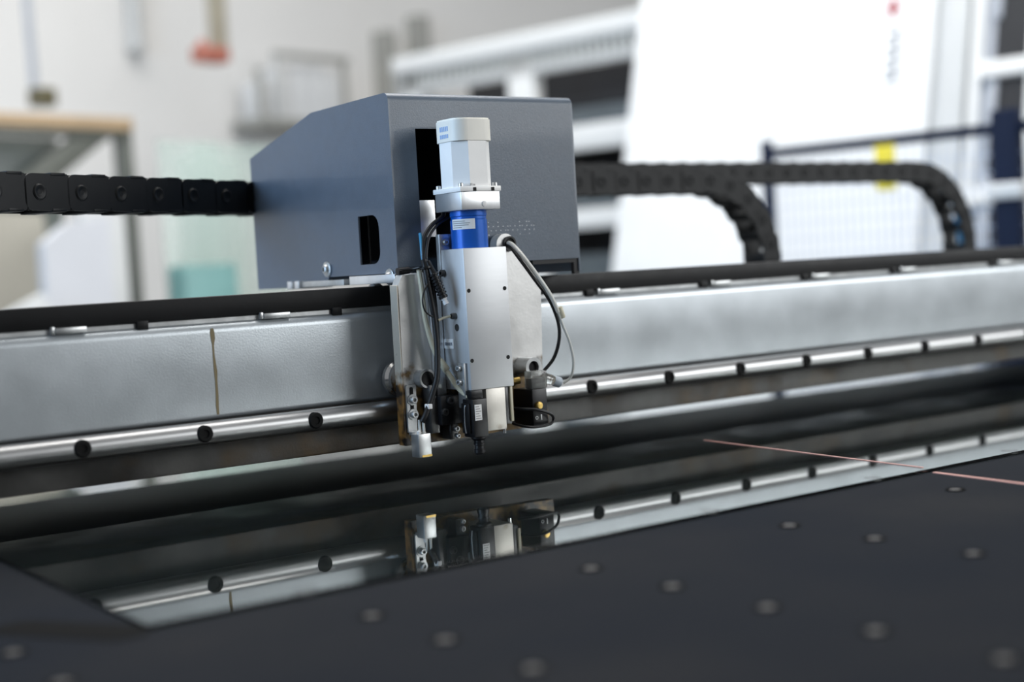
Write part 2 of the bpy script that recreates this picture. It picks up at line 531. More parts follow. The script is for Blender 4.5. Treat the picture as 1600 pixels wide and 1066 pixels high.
# --- cover: side sheets, wrapped front / roof sheet
prof = [(CY0, 0.2325), (CY0, CZT - 0.009)] + [(CY0 + 0.009 - 0.009 * math.cos(math.radians(t)), CZT - 0.009 + 0.009 * math.sin(math.radians(t))) for t in (22, 45, 67, 90)] + [(1.614, CZT - 0.001), (CY1, 0.4095), (CY1, 0.2312)]
side_l = prof + [(1.60, 0.2312), (1.592, 0.2425), (1.452, 0.2425), (1.447, 0.2325)]
win = [(1.511, 0.3128), (1.478, 0.3128)] + arc(1.478, 0.2975, 0.0153, 90, 180, 5)[1:] + [(1.4627, 0.270)] + arc(1.478, 0.270, 0.0153, 180, 270, 5)[1:] + [(1.511, 0.2547)]
gc = G().prism([side_l, win], 'X', CX0, CX0 + TK)
gc.prism([prof], 'X', CX1 - TK, CX1)
# roof + slope + back as thick strips
strip = prof[1:8]
ins = [(CY0 + TK, CZT - 0.009)] + [(CY0 + 0.009 - (0.009 - TK) * math.cos(math.radians(t)), CZT - 0.009 + (0.009 - TK) * math.sin(math.radians(t))) for t in (22, 45, 67, 90)] + [(1.6135, CZT - 0.001 - TK), (CY1 - TK, 0.4095 - TK)]
gc.prism([prof[1:] + [(CY1 - TK, 0.2312)] + ins[::-1]], 'X', CX0 + TK, CX1 - TK)
# front sheet with the open slot for motor and cables
OX0, OX1 = 0.894, 0.948
front = [(CX0 + TK, 0.2487), (CX0 + TK, CZT - 0.009), (CX1 - TK, CZT - 0.009), (CX1 - TK, 0.2487), (OX1, 0.2487), (OX1, 0.4093), (OX0, 0.4093), (OX0, 0.2487)]
gc.prism([front], 'Y', CY0, CY0 + TK)
cover = part('cover', gc, 'cover_paint', head, smooth=30)
part('cover_lining', G().box(CX0 + 0.0045, CX1 - 0.004, 1.60, 1.603, 0.26, 0.44).box(CX0 + 0.004, OX1 + 0.09, 1.445, 1.600, 0.437, 0.440).box(OX1 + 0.05, OX1 + 0.053, 1.44, 1.6, 0.26, 0.44).box(CX0 + 0.024, CX0 + 0.026, 1.53, 1.6, 0.25, 0.44), 'cover_inside', head)
gr = G()
for k in range(9):
    gr.box(0.886 + k * 0.009, 0.889 + k * 0.009, 1.592, 1.6, 0.33, 0.43)
part('heat_sink', gr, 'black_plastic', head)
for (yy, zz) in ((1.5951, 0.2522), (1.4432, 0.2382)):
    s_ = part('cover_screw', G().lathe((CX0, yy, zz), (-1, 0, 0), [(0.0002, 0.0045), (0.0002, 0.0098), (0.0016, 0.0098), (0.002, 0.0092), (0.002, 0.0045)], 24, close=False).lathe((CX0, yy, zz), (-1, 0, 0), [(0, 0.0062), (0.003, 0.0062), (0.0052, 0.005), (0.0062, 0.003), (0.0062, 0.0028), (0.003, 0.0026)], 20), 'zinc_steel', cover)
# dotted print on the cover front
gd = G()
rows = {0: [0, 4, 13, 16, 17], 1: [0, 2, 4, 6, 8, 9, 11, 13, 14, 16, 18, 19], 2: [1, 3, 5, 7, 8, 10, 12, 15, 17, 19], 3: [0, 13, 17]}
for r_, cols in rows.items():
    for c_ in cols:
        gd.cyl((0.990 + c_ * 0.0036, CY0 - 0.0002, 0.297 - r_ * 0.005), (0.990 + c_ * 0.0036, CY0 + 0.0003, 0.297 - r_ * 0.005), 0.0006, 8)
part('dotted_print', gd, 'beam_silver', cover, label='faint row of small pale printed dots')
# black frame under the right end of the cover
part('cover_foot', G().box(1.055, 1.1275, 1.427, 1.433, 0.2435, 0.2487).box(1.1195, 1.1275, 1.427, 1.433, 0.229, 0.2435).box(1.1195, 1.1275, 1.433, 1.6, 0.2435, 0.2487), 'black_plastic', head)

# --- carriage plates above the beam
part('top_plate', G().box(0.8515, 1.05, 1.421, 1.528, 0.2312, 0.2415, 0.0008), 'aluminium', head)
part('rear_plate', G().box(0.853, 1.05, 1.545, 1.655, 0.2312, 0.2385, 0.0006), 'zinc_steel', head)
part('spacer_block', G().box(0.851, 0.90, 1.660, 1.672, 0.2295, 0.2395, 0.0005), 'aluminium', head)
part('spacer_block', G().box(0.851, 0.90, 1.680, 1.693, 0.2295, 0.2395, 0.0005), 'aluminium', head)
part('carriage_link', G().box(0.862, 0.90, 1.53, 1.70, 0.2330, 0.2380), 'dark_steel', head)
for rx in (0.866, 1.02):
    part('side_roller', G().lathe((rx, 1.491, 0.2145), (0, 0, 1), [(0, 0.0035), (0, 0.0105), (0.001, 0.0112), (0.011, 0.0112), (0.012, 0.0105), (0.0165, 0.006), (0.0168, 0.003)], 28), 'chrome', head)

# --- face plate with wheels
fp = [(0.8443, 0.0437), (0.8462, 0.2285), (0.852, 0.2398), (0.905, 0.2400), (0.982, 0.2420), (0.9865, 0.2600)] + [(1.0000 + 0.0135 * math.cos(math.radians(t)), 0.2690 + 0.0135 * math.sin(math.radians(t))) for t in range(180, 10, -14)] + [(1.0255, 0.250), (1.0400, 0.232), (1.0488, 0.2143), (1.0465, 0.155), (1.0435, 0.0967), (1.0500, 0.060), (1.0495, 0.0468), (0.97, 0.0455), (0.93, 0.0440)]
fp = [(x, z) for x, z in fp]
face = part('face_plate', G().prism([fp], 'Y', 1.405, 1.419), 'plate_alu', head, smooth=30)
part('face_rim', G().box(0.8432, 0.8446, 1.4045, 1.4195, 0.0437, 0.2285, 0.0003, 1), 'plate_edge', head)
for wx in (0.8695, 1.0095):
    wheel = part('guide_wheel', G().lathe((wx, 1.4355, 0.1185), (0, 1, 0), [(0, 0.006), (0, 0.0165), (0.002, 0.0215), (0.0075, 0.0215), (0.0115, 0.0160), (0.0125, 0.0160), (0.0165, 0.0215), (0.022, 0.0215), (0.024, 0.0165), (0.024, 0.006)], 36), 'chrome', head)
    part('axle', G().cyl((wx, 1.405, 0.1185), (wx, 1.462, 0.1185), 0.006), 'dark_steel', wheel)
b1 = part('axle_bushing', G().ring((0.8695, 1.405, 0.1195), (0, -1, 0), 0.0085, 0.0110, 0.014).lathe((0.8695, 1.405, 0.1195), (0, -1, 0), [(0, 0.0085), (0.010, 0.0085), (0.010, 0.001)], 24), 'zinc_steel', head)
part('socket', G().lathe((0.8695, 1.3960, 0.1195), (0, -1, 0), [(0, 0.0084), (0.005, 0.0084), (0.0052, 0.004)], 20), 'black_plastic', b1)
b2 = part('axle_bushing', G().ring((1.0125, 1.405, 0.1205), (0, -1, 0), 0.0075, 0.0118, 0.026).lathe((1.0125, 1.405, 0.1205), (0, -1, 0), [(0, 0.0075), (0.018, 0.0075), (0.018, 0.001)], 24), 'zinc_steel', head)
part('socket', G().lathe((1.0125, 1.388, 0.1205), (0, -1, 0), [(0, 0.0074), (0.004, 0.0074), (0.0042, 0.003)], 20), 'black_plastic', b2)
gm = part('cable_grommet', G().ring((1.0045, 1.407, 0.2700), (0, -1, 0), 0.0070, 0.0092, 0.005), 'black_rubber', head)
part('grommet_hole', G().cyl((1.0045, 1.407, 0.2700), (1.0045, 1.4035, 0.2700), 0.0072), 'dark_hole', gm)

# --- inner bracket visible through the slot
part('inner_bracket', G().box(0.8952, 0.922, 1.436, 1.440, 0.283, 0.3265, 0.0005), 'aluminium', head)
mb = part('motor_bracket', G().box(0.8995, 0.935, 1.396, 1.4035, 0.243, 0.2842, 0.0006), 'zinc_steel', head)
part('bracket_bolt', G().capscrew((0.9066, 1.396, 0.2747), (0, -1, 0), 0.0036, 0.005).ring((0.9066, 1.396, 0.2747), (0, -1, 0), 0.0036, 0.0060, 0.001), 'zinc_steel', mb)

# --- spindle housing
HX0, HX1, HY0, HY1, HZ0, HZ1 = 0.9012, 0.9612, 1.350, 1.4045, 0.1040, 0.2660
hs = part('spindle_housing', G().box(HX0, HX1, HY0, HY1, HZ0, HZ1, 0.0009, 2), 'aluminium_bright', head)
ph = mesh_from(G().lathe((0, 0, 0), (0, -1, 0), [(0, 0.0024), (0.0003, 0.0024), (0.0003, 0.0008)], 14), 'screw_hole', 'dark_hole')
for (x, z) in ((0.9057, 0.2176), (0.9557, 0.2178), (0.9045, 0.1379), (0.9550, 0.1380)):
    piece('screw_hole', ph, hs, (x, HY0, z))
piece('side_hole', mesh_from(G().lathe((0, 0, 0), (-1, 0, 0), [(0, 0.0042), (0.0004, 0.0042), (0.0004, 0.0014)], 16), 'side_hole', 'dark_steel'), hs, (HX0, 1.372, 0.1760))
bo = part('side_bolt', G().capscrew((HX0, 1.3735, 0.1893), (-1, 0, 0), 0.0036, 0.006), 'dark_steel', hs)
part('side_bolt', G().capscrew((HX0 + 0.0005, 1.392, 0.2392), (-1, 0, 0), 0.004, 0.006), 'dark_steel', hs)
part('grey_side_plate', G().box(0.8845, 0.9000, 1.4000, 1.4045, 0.098, 0.2405, 0.0008), 'aluminium', head)
lb = part('serial_plate', G().box(0.9004, 0.9012, 1.3800, 1.4015, 0.1515, 0.1625, 0.0002), 'label_paper', head)
gi = G()
for k in range(7):
    gi.box(0.9001, 0.9005, 1.3830 + k * 0.0023, 1.3843 + k * 0.0023, 0.1552, 0.1588)
part('serial_print', gi, 'label_ink', lb)

# --- motor stack on top of the housing
MX, MY = 0.9295, 1.3775


def octa(h, c):
    return [(MX - h + c, MY - h), (MX + h - c, MY - h), (MX + h, MY - h + c), (MX + h, MY + h - c), (MX + h - c, MY + h), (MX - h + c, MY + h), (MX - h, MY + h - c), (MX - h, MY - h + c)]


def roundsq(h, r, n=5):
    o = []
    for (cx, cy, a) in ((MX + h - r, MY + h - r, 0), (MX - h + r, MY + h - r, 90), (MX - h + r, MY - h + r, 180), (MX + h - r, MY - h + r, 270)):
        o += arc(cx, cy, r, a, a + 90, n)
    return o


gear = part('coupling', G().lathe((MX, MY, 0.2600), (0, 0, 1), [(0, 0.0214), (0.0385, 0.0214), (0.0395, 0.0206), (0.0425, 0.0206), (0.0435, 0.0214), (0.0495, 0.0214)], 40), 'blue_anodised', head, label='blue cylindrical coupling below the motor')
# paper sticker wrapped around the coupling
gl = G()
ths = [math.radians(t) for t in range(176, 257, 8)]
lo = [gl.bm.verts.new((MX + 0.0216 * math.cos(t), MY + 0.0216 * math.sin(t), 0.2880)) for t in ths]
hi = [gl.bm.verts.new((MX + 0.0216 * math.cos(t), MY + 0.0216 * math.sin(t), 0.2998)) for t in ths]
for k in range(len(ths) - 1):
    gl.bm.faces.new((lo[k], lo[k + 1], hi[k + 1], hi[k]))
st = part('sticker', gl, 'label_paper', gear)
gl = G()
for (t0, t1, z0) in ((180, 225, 0.2968), (180, 240, 0.2945), (182, 236, 0.2922), (180, 214, 0.2897)):
    tt = [math.radians(t0 + (t1 - t0) * k / 6) for k in range(7)]
    lo = [gl.bm.verts.new((MX + 0.02175 * math.cos(t), MY + 0.02175 * math.sin(t), z0)) for t in tt]
    hi = [gl.bm.verts.new((MX + 0.02175 * math.cos(t), MY + 0.02175 * math.sin(t), z0 + 0.0009)) for t in tt]
    for k in range(6):
        gl.bm.faces.new((lo[k], lo[k + 1], hi[k + 1], hi[k]))
part('sticker_print', gl, 'logo_grey', st)
flange = part('gear_flange', G().box(MX - 0.0268, MX + 0.0268, MY - 0.0275, MY + 0.0268, 0.3095, 0.3302, 0.0008), 'aluminium', head)
part('dowel', G().lathe((0.9340, MY - 0.0275, 0.3158), (0, -1, 0), [(0, 0.0032), (0.0008, 0.0032), (0.0012, 0.002)], 16), 'label_paper', flange)
motor = part('motor', G().prism([octa(0.0262, 0.0140)], 'Z', 0.3352, 0.3880), 'motor_white', head, smooth=20)
mf = part('motor_flange', G().box(MX - 0.0283, MX + 0.0283, MY - 0.0290, MY + 0.0283, 0.3302, 0.3360, 0.0007), 'motor_white', motor)
for nx in (-0.0085, 0.0165):
    part('flange_notch', G().box(MX + nx - 0.0021, MX + nx + 0.0021, MY - 0.0294, MY - 0.026, 0.3306, 0.3346), 'dark_hole', mf)
for (sx, sy) in ((-1, -1), (1, -1), (1, 1), (-1, 1)):
    part('flange_bolt', G().capscrew((MX + sx * 0.0235, MY + sy * 0.0235, 0.3360), (0, 0, 1), 0.0030, 0.0042), 'zinc_steel', motor)
mc = part('motor_cap', G().prism([roundsq(0.0268, 0.016, 6)], 'Z', 0.3884, 0.4125).prism([roundsq(0.0258, 0.0155, 6)], 'Z', 0.4125, 0.4142), 'motor_cream', motor, smooth=25, label='cream end cap of the motor')
gl = G()
for k in range(5):
    for j in range(2):
        gl.box(MX - 0.0270, MX - 0.0266, MY - 0.0085 + k * 0.0036, MY - 0.006 + k * 0.0036, 0.3925 + j * 0.008, 0.397 + j * 0.009)
part('cap_print', gl, 'label_blue', mc)
gl = G()
for k, hh in enumerate((0.003, 0.003, 0.0022, 0.002)):
    gl.box(MX - 0.0125 + k * 0.0019, MX - 0.0115 + k * 0.0019, MY - 0.0264, MY - 0.0259, 0.3366, 0.3366 + hh)
part('motor_print', gl, 'logo_grey', motor)

# --- sensor foot at the left
strp = part('slotted_strip', G().prism([[(0.8462, 0.0590), (0.8462, 0.1115), (0.8475, 0.1136), (0.8582, 0.1136), (0.8594, 0.1115), (0.8578, 0.0590)]], 'Y', 1.4015, 1.4045), 'zinc_steel', head)
part('strip_slot', G().box(0.8505, 0.8545, 1.4011, 1.402, 0.0735, 0.1110, 0.0015), 'dark_hole', strp)
for z in (0.0963, 0.0794):
    part('strip_bolt', G().ring((0.8532, 1.4012, z), (0, -1, 0), 0.003, 0.0064, 0.0012).capscrew((0.8532, 1.4012, z), (0, -1, 0), 0.0042, 0.006), 'zinc_steel', strp)
sb = part('sensor_block', G().box(0.8392, 0.8562, 1.370, 1.3865, 0.0328, 0.0596, 0.0012), 'zinc_steel', head, label='bright steel sensor block hanging lowest at the left')
part('sensor_arm', G().box(0.8462, 0.8570, 1.3830, 1.4018, 0.0560, 0.0600, 0.0006), 'zinc_steel', sb)
part('oil_film', G().box(0.8430, 0.8560, 1.3696, 1.3701, 0.0332, 0.0356), 'brass', sb)
part('hose_barb', G().lathe((0.8460, 1.377, 0.0596), (0, 0, 1), [(0, 0.0026), (0.0015, 0.0026), (0.002, 0.0018), (0.0155, 0.0014)], 12), 'white_cable', sb)
part('hose_barb', G().lathe((0.8495, 1.374, 0.0596), (0, 0, 1), [(0, 0.0022), (0.0015, 0.0022), (0.002, 0.0016), (0.0145, 0.0014)], 12), 'white_cable', sb)
part('white_pin', G().lathe((0.8425, 1.374, 0.0596), (0, 0, 1), [(0, 0.0020), (0.003, 0.0022), (0.004, 0.0012)], 12), 'label_paper', sb)

# --- black clamp blocks under the housing
cb = part('clamp_block', G().box(0.8785, 0.9075, 1.380, 1.4048, 0.0650, 0.0985, 0.0008), 'black_plastic', head)
for (x, z) in ((0.8905, 0.0925), (0.8822, 0.0800)):
    part('clamp_bolt', G().capscrew((x, 1.3802, z), (0, -1, 0), 0.0044, 0.004), 'dark_steel', cb)
part('dark_column', G().box(0.8690, 0.8800, 1.388, 1.4048, 0.0560, 0.112, 0.0006).box(0.893, 0.904, 1.386, 1.4048, 0.0465, 0.066, 0.0006), 'dark_steel', head)
part('small_bolt', G().capscrew((0.9010, 1.386, 0.0585), (0, -1, 0), 0.0034, 0.0035), 'zinc_steel', head)
part('small_bolt', G().capscrew((0.9020, 1.386, 0.0500), (0, -1, 0), 0.0028, 0.0035), 'zinc_steel', head)
# slim strip carrying the camera
hg = part('hanger_strip', G().box(0.8965, 0.9008, 1.3560, 1.3705, 0.0840, 0.1355, 0.0005), 'zinc_steel', head)
for z in (0.1300, 0.1140):
    part('hanger_bolt', G().capscrew((0.8965, 1.3635, z), (-1, -0.25, 0), 0.0034, 0.0052), 'zinc_steel', hg)
# --- camera with nozzle
cm = part('camera_body', G().box(0.8950, 0.9150, 1.340, 1.3605, 0.0512, 0.0945, 0.001).box(0.8925, 0.8950, 1.3445, 1.360, 0.0560, 0.090, 0.0006).box(0.8975, 0.9130, 1.345, 1.358, 0.0945, 0.1040, 0.0006), 'black_plastic', head, label='small black camera block under the housing')
part('camera_label', G().box(0.8975, 0.9068, 1.3395, 1.3400, 0.0705, 0.0885), 'label_paper', cm)
gi = G()
for k in range(6):
    gi.box(0.8985, 0.9058 - (k % 3) * 0.0014, 1.3392, 1.3396, 0.0722 + k * 0.0027, 0.0732 + k * 0.0027)
part('camera_print', gi, 'logo_grey', cm)
part('side_clip', G().tube([(0.8920, 1.350, 0.088), (0.8912, 1.351, 0.084), (0.8918, 1.353, 0.066), (0.8922, 1.352, 0.056)], 0.0007, 6, 4), 'zinc_steel', cm)
part('lens_tube', G().lathe((0.9075, 1.350, 0.0512), (0, 0, -1), [(0, 0.0092), (0.002, 0.0092), (0.0045, 0.0062), (0.0075, 0.0058), (0.008, 0.0066), (0.010, 0.0066), (0.0105, 0.006), (0.014, 0.0062), (0.0145, 0.0070), (0.0185, 0.0070), (0.0195, 0.0055), (0.0205, 0.0052)], 28), 'black_plastic', cm)
# --- lower slide block
lo_ = part('slide_block', G().box(0.9225, 0.9492, 1.352, 1.404, 0.0550, 0.1045, 0.0006), 'block_alu', head)
part('slide_rail', G().box(0.9500, 0.9585, 1.3545, 1.404, 0.0600, 0.1045, 0.0005), 'dark_steel', head)
part('slide_strip', G().box(0.9565, 0.9600, 1.352, 1.3545, 0.0630, 0.1045, 0.0003), 'cream_tube', head)
part('slide_pin', G().cyl((0.9480, 1.356, 0.0500), (0.9480, 1.356, 0.0550), 0.0022, 14), 'chrome', lo_)

# --- solenoid valve at the right
vb = part('valve_body', G().box(0.9935, 1.0155, 1.360, 1.398, 0.0520, 0.0960, 0.0012), 'black_plastic', head, label='black solenoid valve block')
part('clear_cap', G().box(0.9950, 1.0175, 1.360, 1.3765, 0.0962, 0.1175, 0.0018), 'clear_plastic', vb)
part('cap_core', G().box(0.9968, 1.0158, 1.3635, 1.374, 0.0960, 0.1085, 0.0006), 'black_plastic', vb)
part('pressure_knob', G().lathe((1.0010, 1.360, 0.0765), (0, -1, 0), [(0, 0.0046), (0.004, 0.0046), (0.0052, 0.0036), (0.0055, 0.002)], 20), 'brass', vb)
part('valve_mark', G().ring((0.9985, 1.3598, 0.0620), (0, -1, 0), 0.0014, 0.0021, 0.0004, 14), 'label_paper', vb)
part('valve_mark', G().box(1.0045, 1.0060, 1.3595, 1.3600, 0.0590, 0.0655), 'label_paper', vb)
part('brass_elbow', G().tube([(0.975, 1.404, 0.104), (0.977, 1.393, 0.104), (0.984, 1.388, 0.105), (0.994, 1.384, 0.1065)], 0.0042, 12, 4).lathe((0.983, 1.3885, 0.1045), (1, -0.3, 0.1), [(0, 0.006), (0.005, 0.006)], 6), 'brass', head)
part('brass_elbow', G().cyl((0.9755, 1.402, 0.090), (0.9755, 1.398, 0.110), 0.0055, 14).cyl((0.9755, 1.398, 0.075), (0.984, 1.392, 0.075), 0.004, 12), 'brass', head)
ft = part('hose_fitting', G().lathe((1.0165, 1.371, 0.1085), (0.93, -0.14, -0.33), [(0, 0.0050), (0.005, 0.0050), (0.005, 0.0066), (0.014, 0.0066), (0.015, 0.0056), (0.017, 0.0056)], 20), 'clear_plastic', head)
part('fitting_collar', G().lathe((1.0325, 1.3686, 0.1028), (0.93, -0.14, -0.33), [(0, 0.0058), (0.002, 0.0064), (0.009, 0.0064), (0.0105, 0.005), (0.0108, 0.003)], 20), 'grey_plastic', ft)
part('cable_loop', G().tube([(0.9755, 1.385, 0.0750), (0.9770, 1.355, 0.0748), (0.9900, 1.345, 0.0730), (1.0080, 1.346, 0.0665), (1.0215, 1.358, 0.0585), (1.0150, 1.356, 0.0530), (0.9905, 1.350, 0.0525), (0.9780, 1.355, 0.0540), (0.9740, 1.375, 0.0570)], 0.0017, 8, 6), 'black_rubber', head, label='black cable loop around the valve')

# --- cables and hoses of the head
part('power_cable', G().tube([(0.9220, 1.425, 0.318), (0.9100, 1.400, 0.3065), (0.8909, 1.396, 0.2953), (0.8780, 1.394, 0.2808), (0.8728, 1.390, 0.2639), (0.8706, 1.385, 0.2418)], 0.0026, 10), 'black_rubber', head)
part('power_cable', G().tube([(0.9290, 1.402, 0.3085), (0.9150, 1.398, 0.3035), (0.8973, 1.395, 0.2949), (0.8817, 1.390, 0.2804), (0.8749, 1.387, 0.2600), (0.8743, 1.385, 0.2453)], 0.0017, 10), 'black_rubber', head)
part('blue_hose', G().tube([(0.8765, 1.400, 0.2860), (0.8735, 1.394, 0.2760), (0.8713, 1.390, 0.2616), (0.8710, 1.388, 0.2540)], 0.0019, 10), 'blue_cable', head)
part('thick_cable', G().tube([(0.8705, 1.386, 0.2560), (0.8713, 1.385, 0.2480), (0.8716, 1.382, 0.2308), (0.8737, 1.380, 0.2087), (0.8752, 1.378, 0.1866), (0.8752, 1.376, 0.1647), (0.8735, 1.374, 0.1430), (0.8700, 1.372, 0.1215), (0.8632, 1.372, 0.1038), (0.8570, 1.372, 0.0900), (0.8510, 1.372, 0.0790), (0.8478, 1.374, 0.0730)], 0.0035, 12), 'black_rubber', head, label='thick black cable bundle hanging down the plate')
part('thin_cable', G().tube([(0.8765, 1.384, 0.2480), (0.8785, 1.382, 0.2250), (0.8790, 1.380, 0.2000), (0.8792, 1.379, 0.1750), (0.8775, 1.378, 0.1500), (0.8760, 1.378, 0.1330), (0.8760, 1.385, 0.1150), (0.8780, 1.390, 0.0990)], 0.0024, 10), 'black_plastic', head)
part('cable_tag', G().box(0.8535, 0.8590, 1.3675, 1.3762, 0.0868, 0.0925, 0.0008), 'label_paper', head)
part('cream_hose', G().tube([(0.8700, 1.397, 0.2460), (0.8712, 1.395, 0.2236), (0.8728, 1.395, 0.1941), (0.8757, 1.393, 0.1718), (0.8796, 1.390, 0.1525), (0.8829, 1.388, 0.1434), (0.8872, 1.385, 0.1327), (0.8920, 1.378, 0.1205), (0.8960, 1.370, 0.1075), (0.9012, 1.352, 0.0945)], 0.0031, 10), 'cream_tube', head)
part('hose_sleeve', G().cyl((0.8845, 1.3870, 0.1393), (0.8905, 1.3820, 0.1272), 0.0045, 14, 0.0006), 'cream_tube', head)
part('loop_wire', G().tube([(0.8718, 1.380, 0.2300), (0.8638, 1.378, 0.2202), (0.8600, 1.377, 0.2095), (0.8622, 1.377, 0.1985), (0.8689, 1.377, 0.1922), (0.8782, 1.377, 0.1886)], 0.0010, 8), 'black_rubber', head)
part('pale_wire', G().tube([(0.8790, 1.376, 0.1858), (0.8860, 1.375, 0.1882), (0.8944, 1.374, 0.1895)], 0.0015, 8), 'cream_tube', head)
pg = G()
a, b_ = Vector((0.8737, 1.3830, 0.2540)), Vector((0.8852, 1.3715, 0.2110))
ax = (b_ - a)
L = ax.length
pf = [(0, 0.0030), (0.010, 0.0036), (0.016, 0.0046), (0.0165, 0.0052)]
h = 0.0165
while h < L - 0.006:
    pf += [(h, 0.0058), (h + 0.0019, 0.0058), (h + 0.0021, 0.0042), (h + 0.0037, 0.0042)]
    h += 0.0038
pf += [(h, 0.0053), (L, 0.0053), (L + 0.0004, 0.004)]
pg.lathe(a, ax, pf, 18)
plug = part('cable_plug', pg, 'black_plastic', head, label='black ribbed cable plug')
part('plug_tip', G().lathe(b_, ax, [(0, 0.0035), (0.0022, 0.0035), (0.0022, 0.0026), (0.0035, 0.0026), (0.0035, 0.0032), (0.0078, 0.0032), (0.0080, 0.002)], 16), 'label_paper', plug)
part('cable_tie', G().ring((0.8715, 1.3845, 0.2475), (0.1, -0.1, -1), 0.0055, 0.0072, 0.0022, 18).tube([(0.8520, 1.404, 0.2450), (0.8620, 1.400, 0.2456), (0.8672, 1.391, 0.2470)], 0.0016, 8), 'black_plastic', head)
part('standoff', G().cyl((0.8505, 1.4125, 0.2440), (0.8660, 1.4125, 0.2450), 0.0042, 12).cyl((0.8660, 1.4125, 0.2450), (0.8690, 1.408, 0.2455), 0.0024, 10), 'black_plastic', head)
part('air_hose', G().tube([(1.0040, 1.408, 0.2710), (0.9985, 1.390, 0.2685), (0.9975, 1.370, 0.2550), (1.0060, 1.354, 0.2305), (1.0213, 1.350, 0.2055), (1.0313, 1.350, 0.1851)], 0.0027, 10), 'white_cable', head)
part('air_hose', G().tube([(1.0313, 1.350, 0.1851), (1.0378, 1.350, 0.1679), (1.0461, 1.350, 0.1481), (1.0518, 1.352, 0.1246), (1.0530, 1.360, 0.1060), (1.0455, 1.3665, 0.0985)], 0.0016, 10), 'white_cable', head)
part('hose_sleeve', G().cyl((1.0336, 1.350, 0.1910), (1.0380, 1.350, 0.1780), 0.0036, 14, 0.0004), 'cream_tube', head)
part('black_hose', G().tube([(1.0040, 1.409, 0.2690), (0.9965, 1.390, 0.2650), (0.9945, 1.370, 0.2500), (1.0033, 1.354, 0.2246), (1.0188, 1.352, 0.2034), (1.0289, 1.352, 0.1837), (1.0333, 1.352, 0.1644), (1.0316, 1.354, 0.1454), (1.0273, 1.360, 0.1288), (1.0150, 1.365, 0.1150)], 0.0021, 10), 'black_rubber', head)


# ------------------------------------------------------------------ cable chains
def link_meshes(pitch, hgt, wid, tag):
    """pieces of one chain link along local X (pins at 0 and pitch), centred on the width"""
    r = hgt / 2
    out = []
    for s in (-1, 1):
        g = G()
        y = s * wid / 2
        rc = r * 0.55
        outer = arc(-r + rc, r - rc, rc, 90, 180, 5) + arc(-r + rc, -r + rc, rc, 180, 270, 5) + [(pitch * 0.66, -r), (pitch * 0.70, -r * 0.9), (pitch * 0.70, r * 0.9), (pitch * 0.66, r)]
        g.prism([outer], 'Y', min(y, y - s * 0.004), max(y, y - s * 0.004))
        y2 = s * (wid / 2 - 0.0038)
        inner = [(pitch * 0.30, -r)] + arc(pitch - 0.002, -r * 0.96 + rc, rc, -90, 0, 5) + arc(pitch - 0.002, r * 0.96 - rc, rc, 0, 90, 5) + [(pitch * 0.30, r)]
        g.prism([inner], 'Y', min(y2, y2 - s * 0.003), max(y2, y2 - s * 0.003))
        out.append(('chain_link' if s < 0 else 'far_plate', mesh_from(g, 'link_plate_' + tag, 'chain_plastic')))
    for zz in (1, -1):
        out.append(('crossbar', mesh_from(G().box(pitch * 0.28, pitch * 0.62, -wid / 2 - 0.0005, wid / 2 + 0.0005, zz * (r - 0.0005) - 0.0018, zz * (r - 0.0005) + 0.0018, 0.0005), 'crossbar_' + tag, 'chain_plastic')))
    g = G()
    g.lathe((0, -wid / 2, 0), (0, -1, 0), [(-0.001, r * 0.46), (0.0004, r * 0.46), (0.0016, r * 0.38), (0.0016, r * 0.30), (0.0002, r * 0.20), (0.0002, r * 0.12), (-0.0015, r * 0.10)], 18)
    out.append(('pin', mesh_from(g, 'pin_' + tag, 'chain_plastic')))
    return out


def chain(name, label, path, pitch, hgt, wid, tag, group):
    """path: dense list of 3-D points; links laid pin to pin along it"""
    root = thing(name, label, 'cable chain', path[0], group=group)
    meshes = link_meshes(pitch, hgt, wid, tag)
    pts = [Vector(path[0])]
    i = 0
    cur = Vector(path[0])
    while i < len(path) - 1:
        nxt = Vector(path[i + 1])
        if (nxt - pts[-1]).length >= pitch:
            a_, b2 = (Vector(path[i]) if (Vector(path[i]) - pts[-1]).length < pitch else pts[-1]), nxt
            lo2, hi2 = 0.0, 1.0
            for _ in range(30):
                md = (lo2 + hi2) / 2
                if (a_.lerp(b2, md) - pts[-1]).length < pitch:
                    lo2 = md
                else:
                    hi2 = md
            pts.append(a_.lerp(b2, hi2))
        else:
            i += 1
    for a_, b2 in zip(pts, pts[1:]):
        d = b2 - a_
        yaw = math.atan2(d.y, d.x)
        ptc = -math.atan2(d.z, math.hypot(d.x, d.y))
        if abs(d.y) < 1e-4:
            yaw, ptc = 0.0, -math.atan2(d.z, d.x)
        lk = piece('chain_link', meshes[0][1], root, a_, (0, ptc, yaw))
        for nm, me in meshes[1:]:
            c = bpy.data.objects.new(nm, me)
            COL.objects.link(c)
            c.parent = lk
    return root


def lerp_path(P, n=40):
    o = []
    for a_, b2 in zip(P, P[1:]):
        for k in range(n):
            o.append(Vector(a_).lerp(Vector(b2), k / n))
    o.append(Vector(P[-1]))
    return o


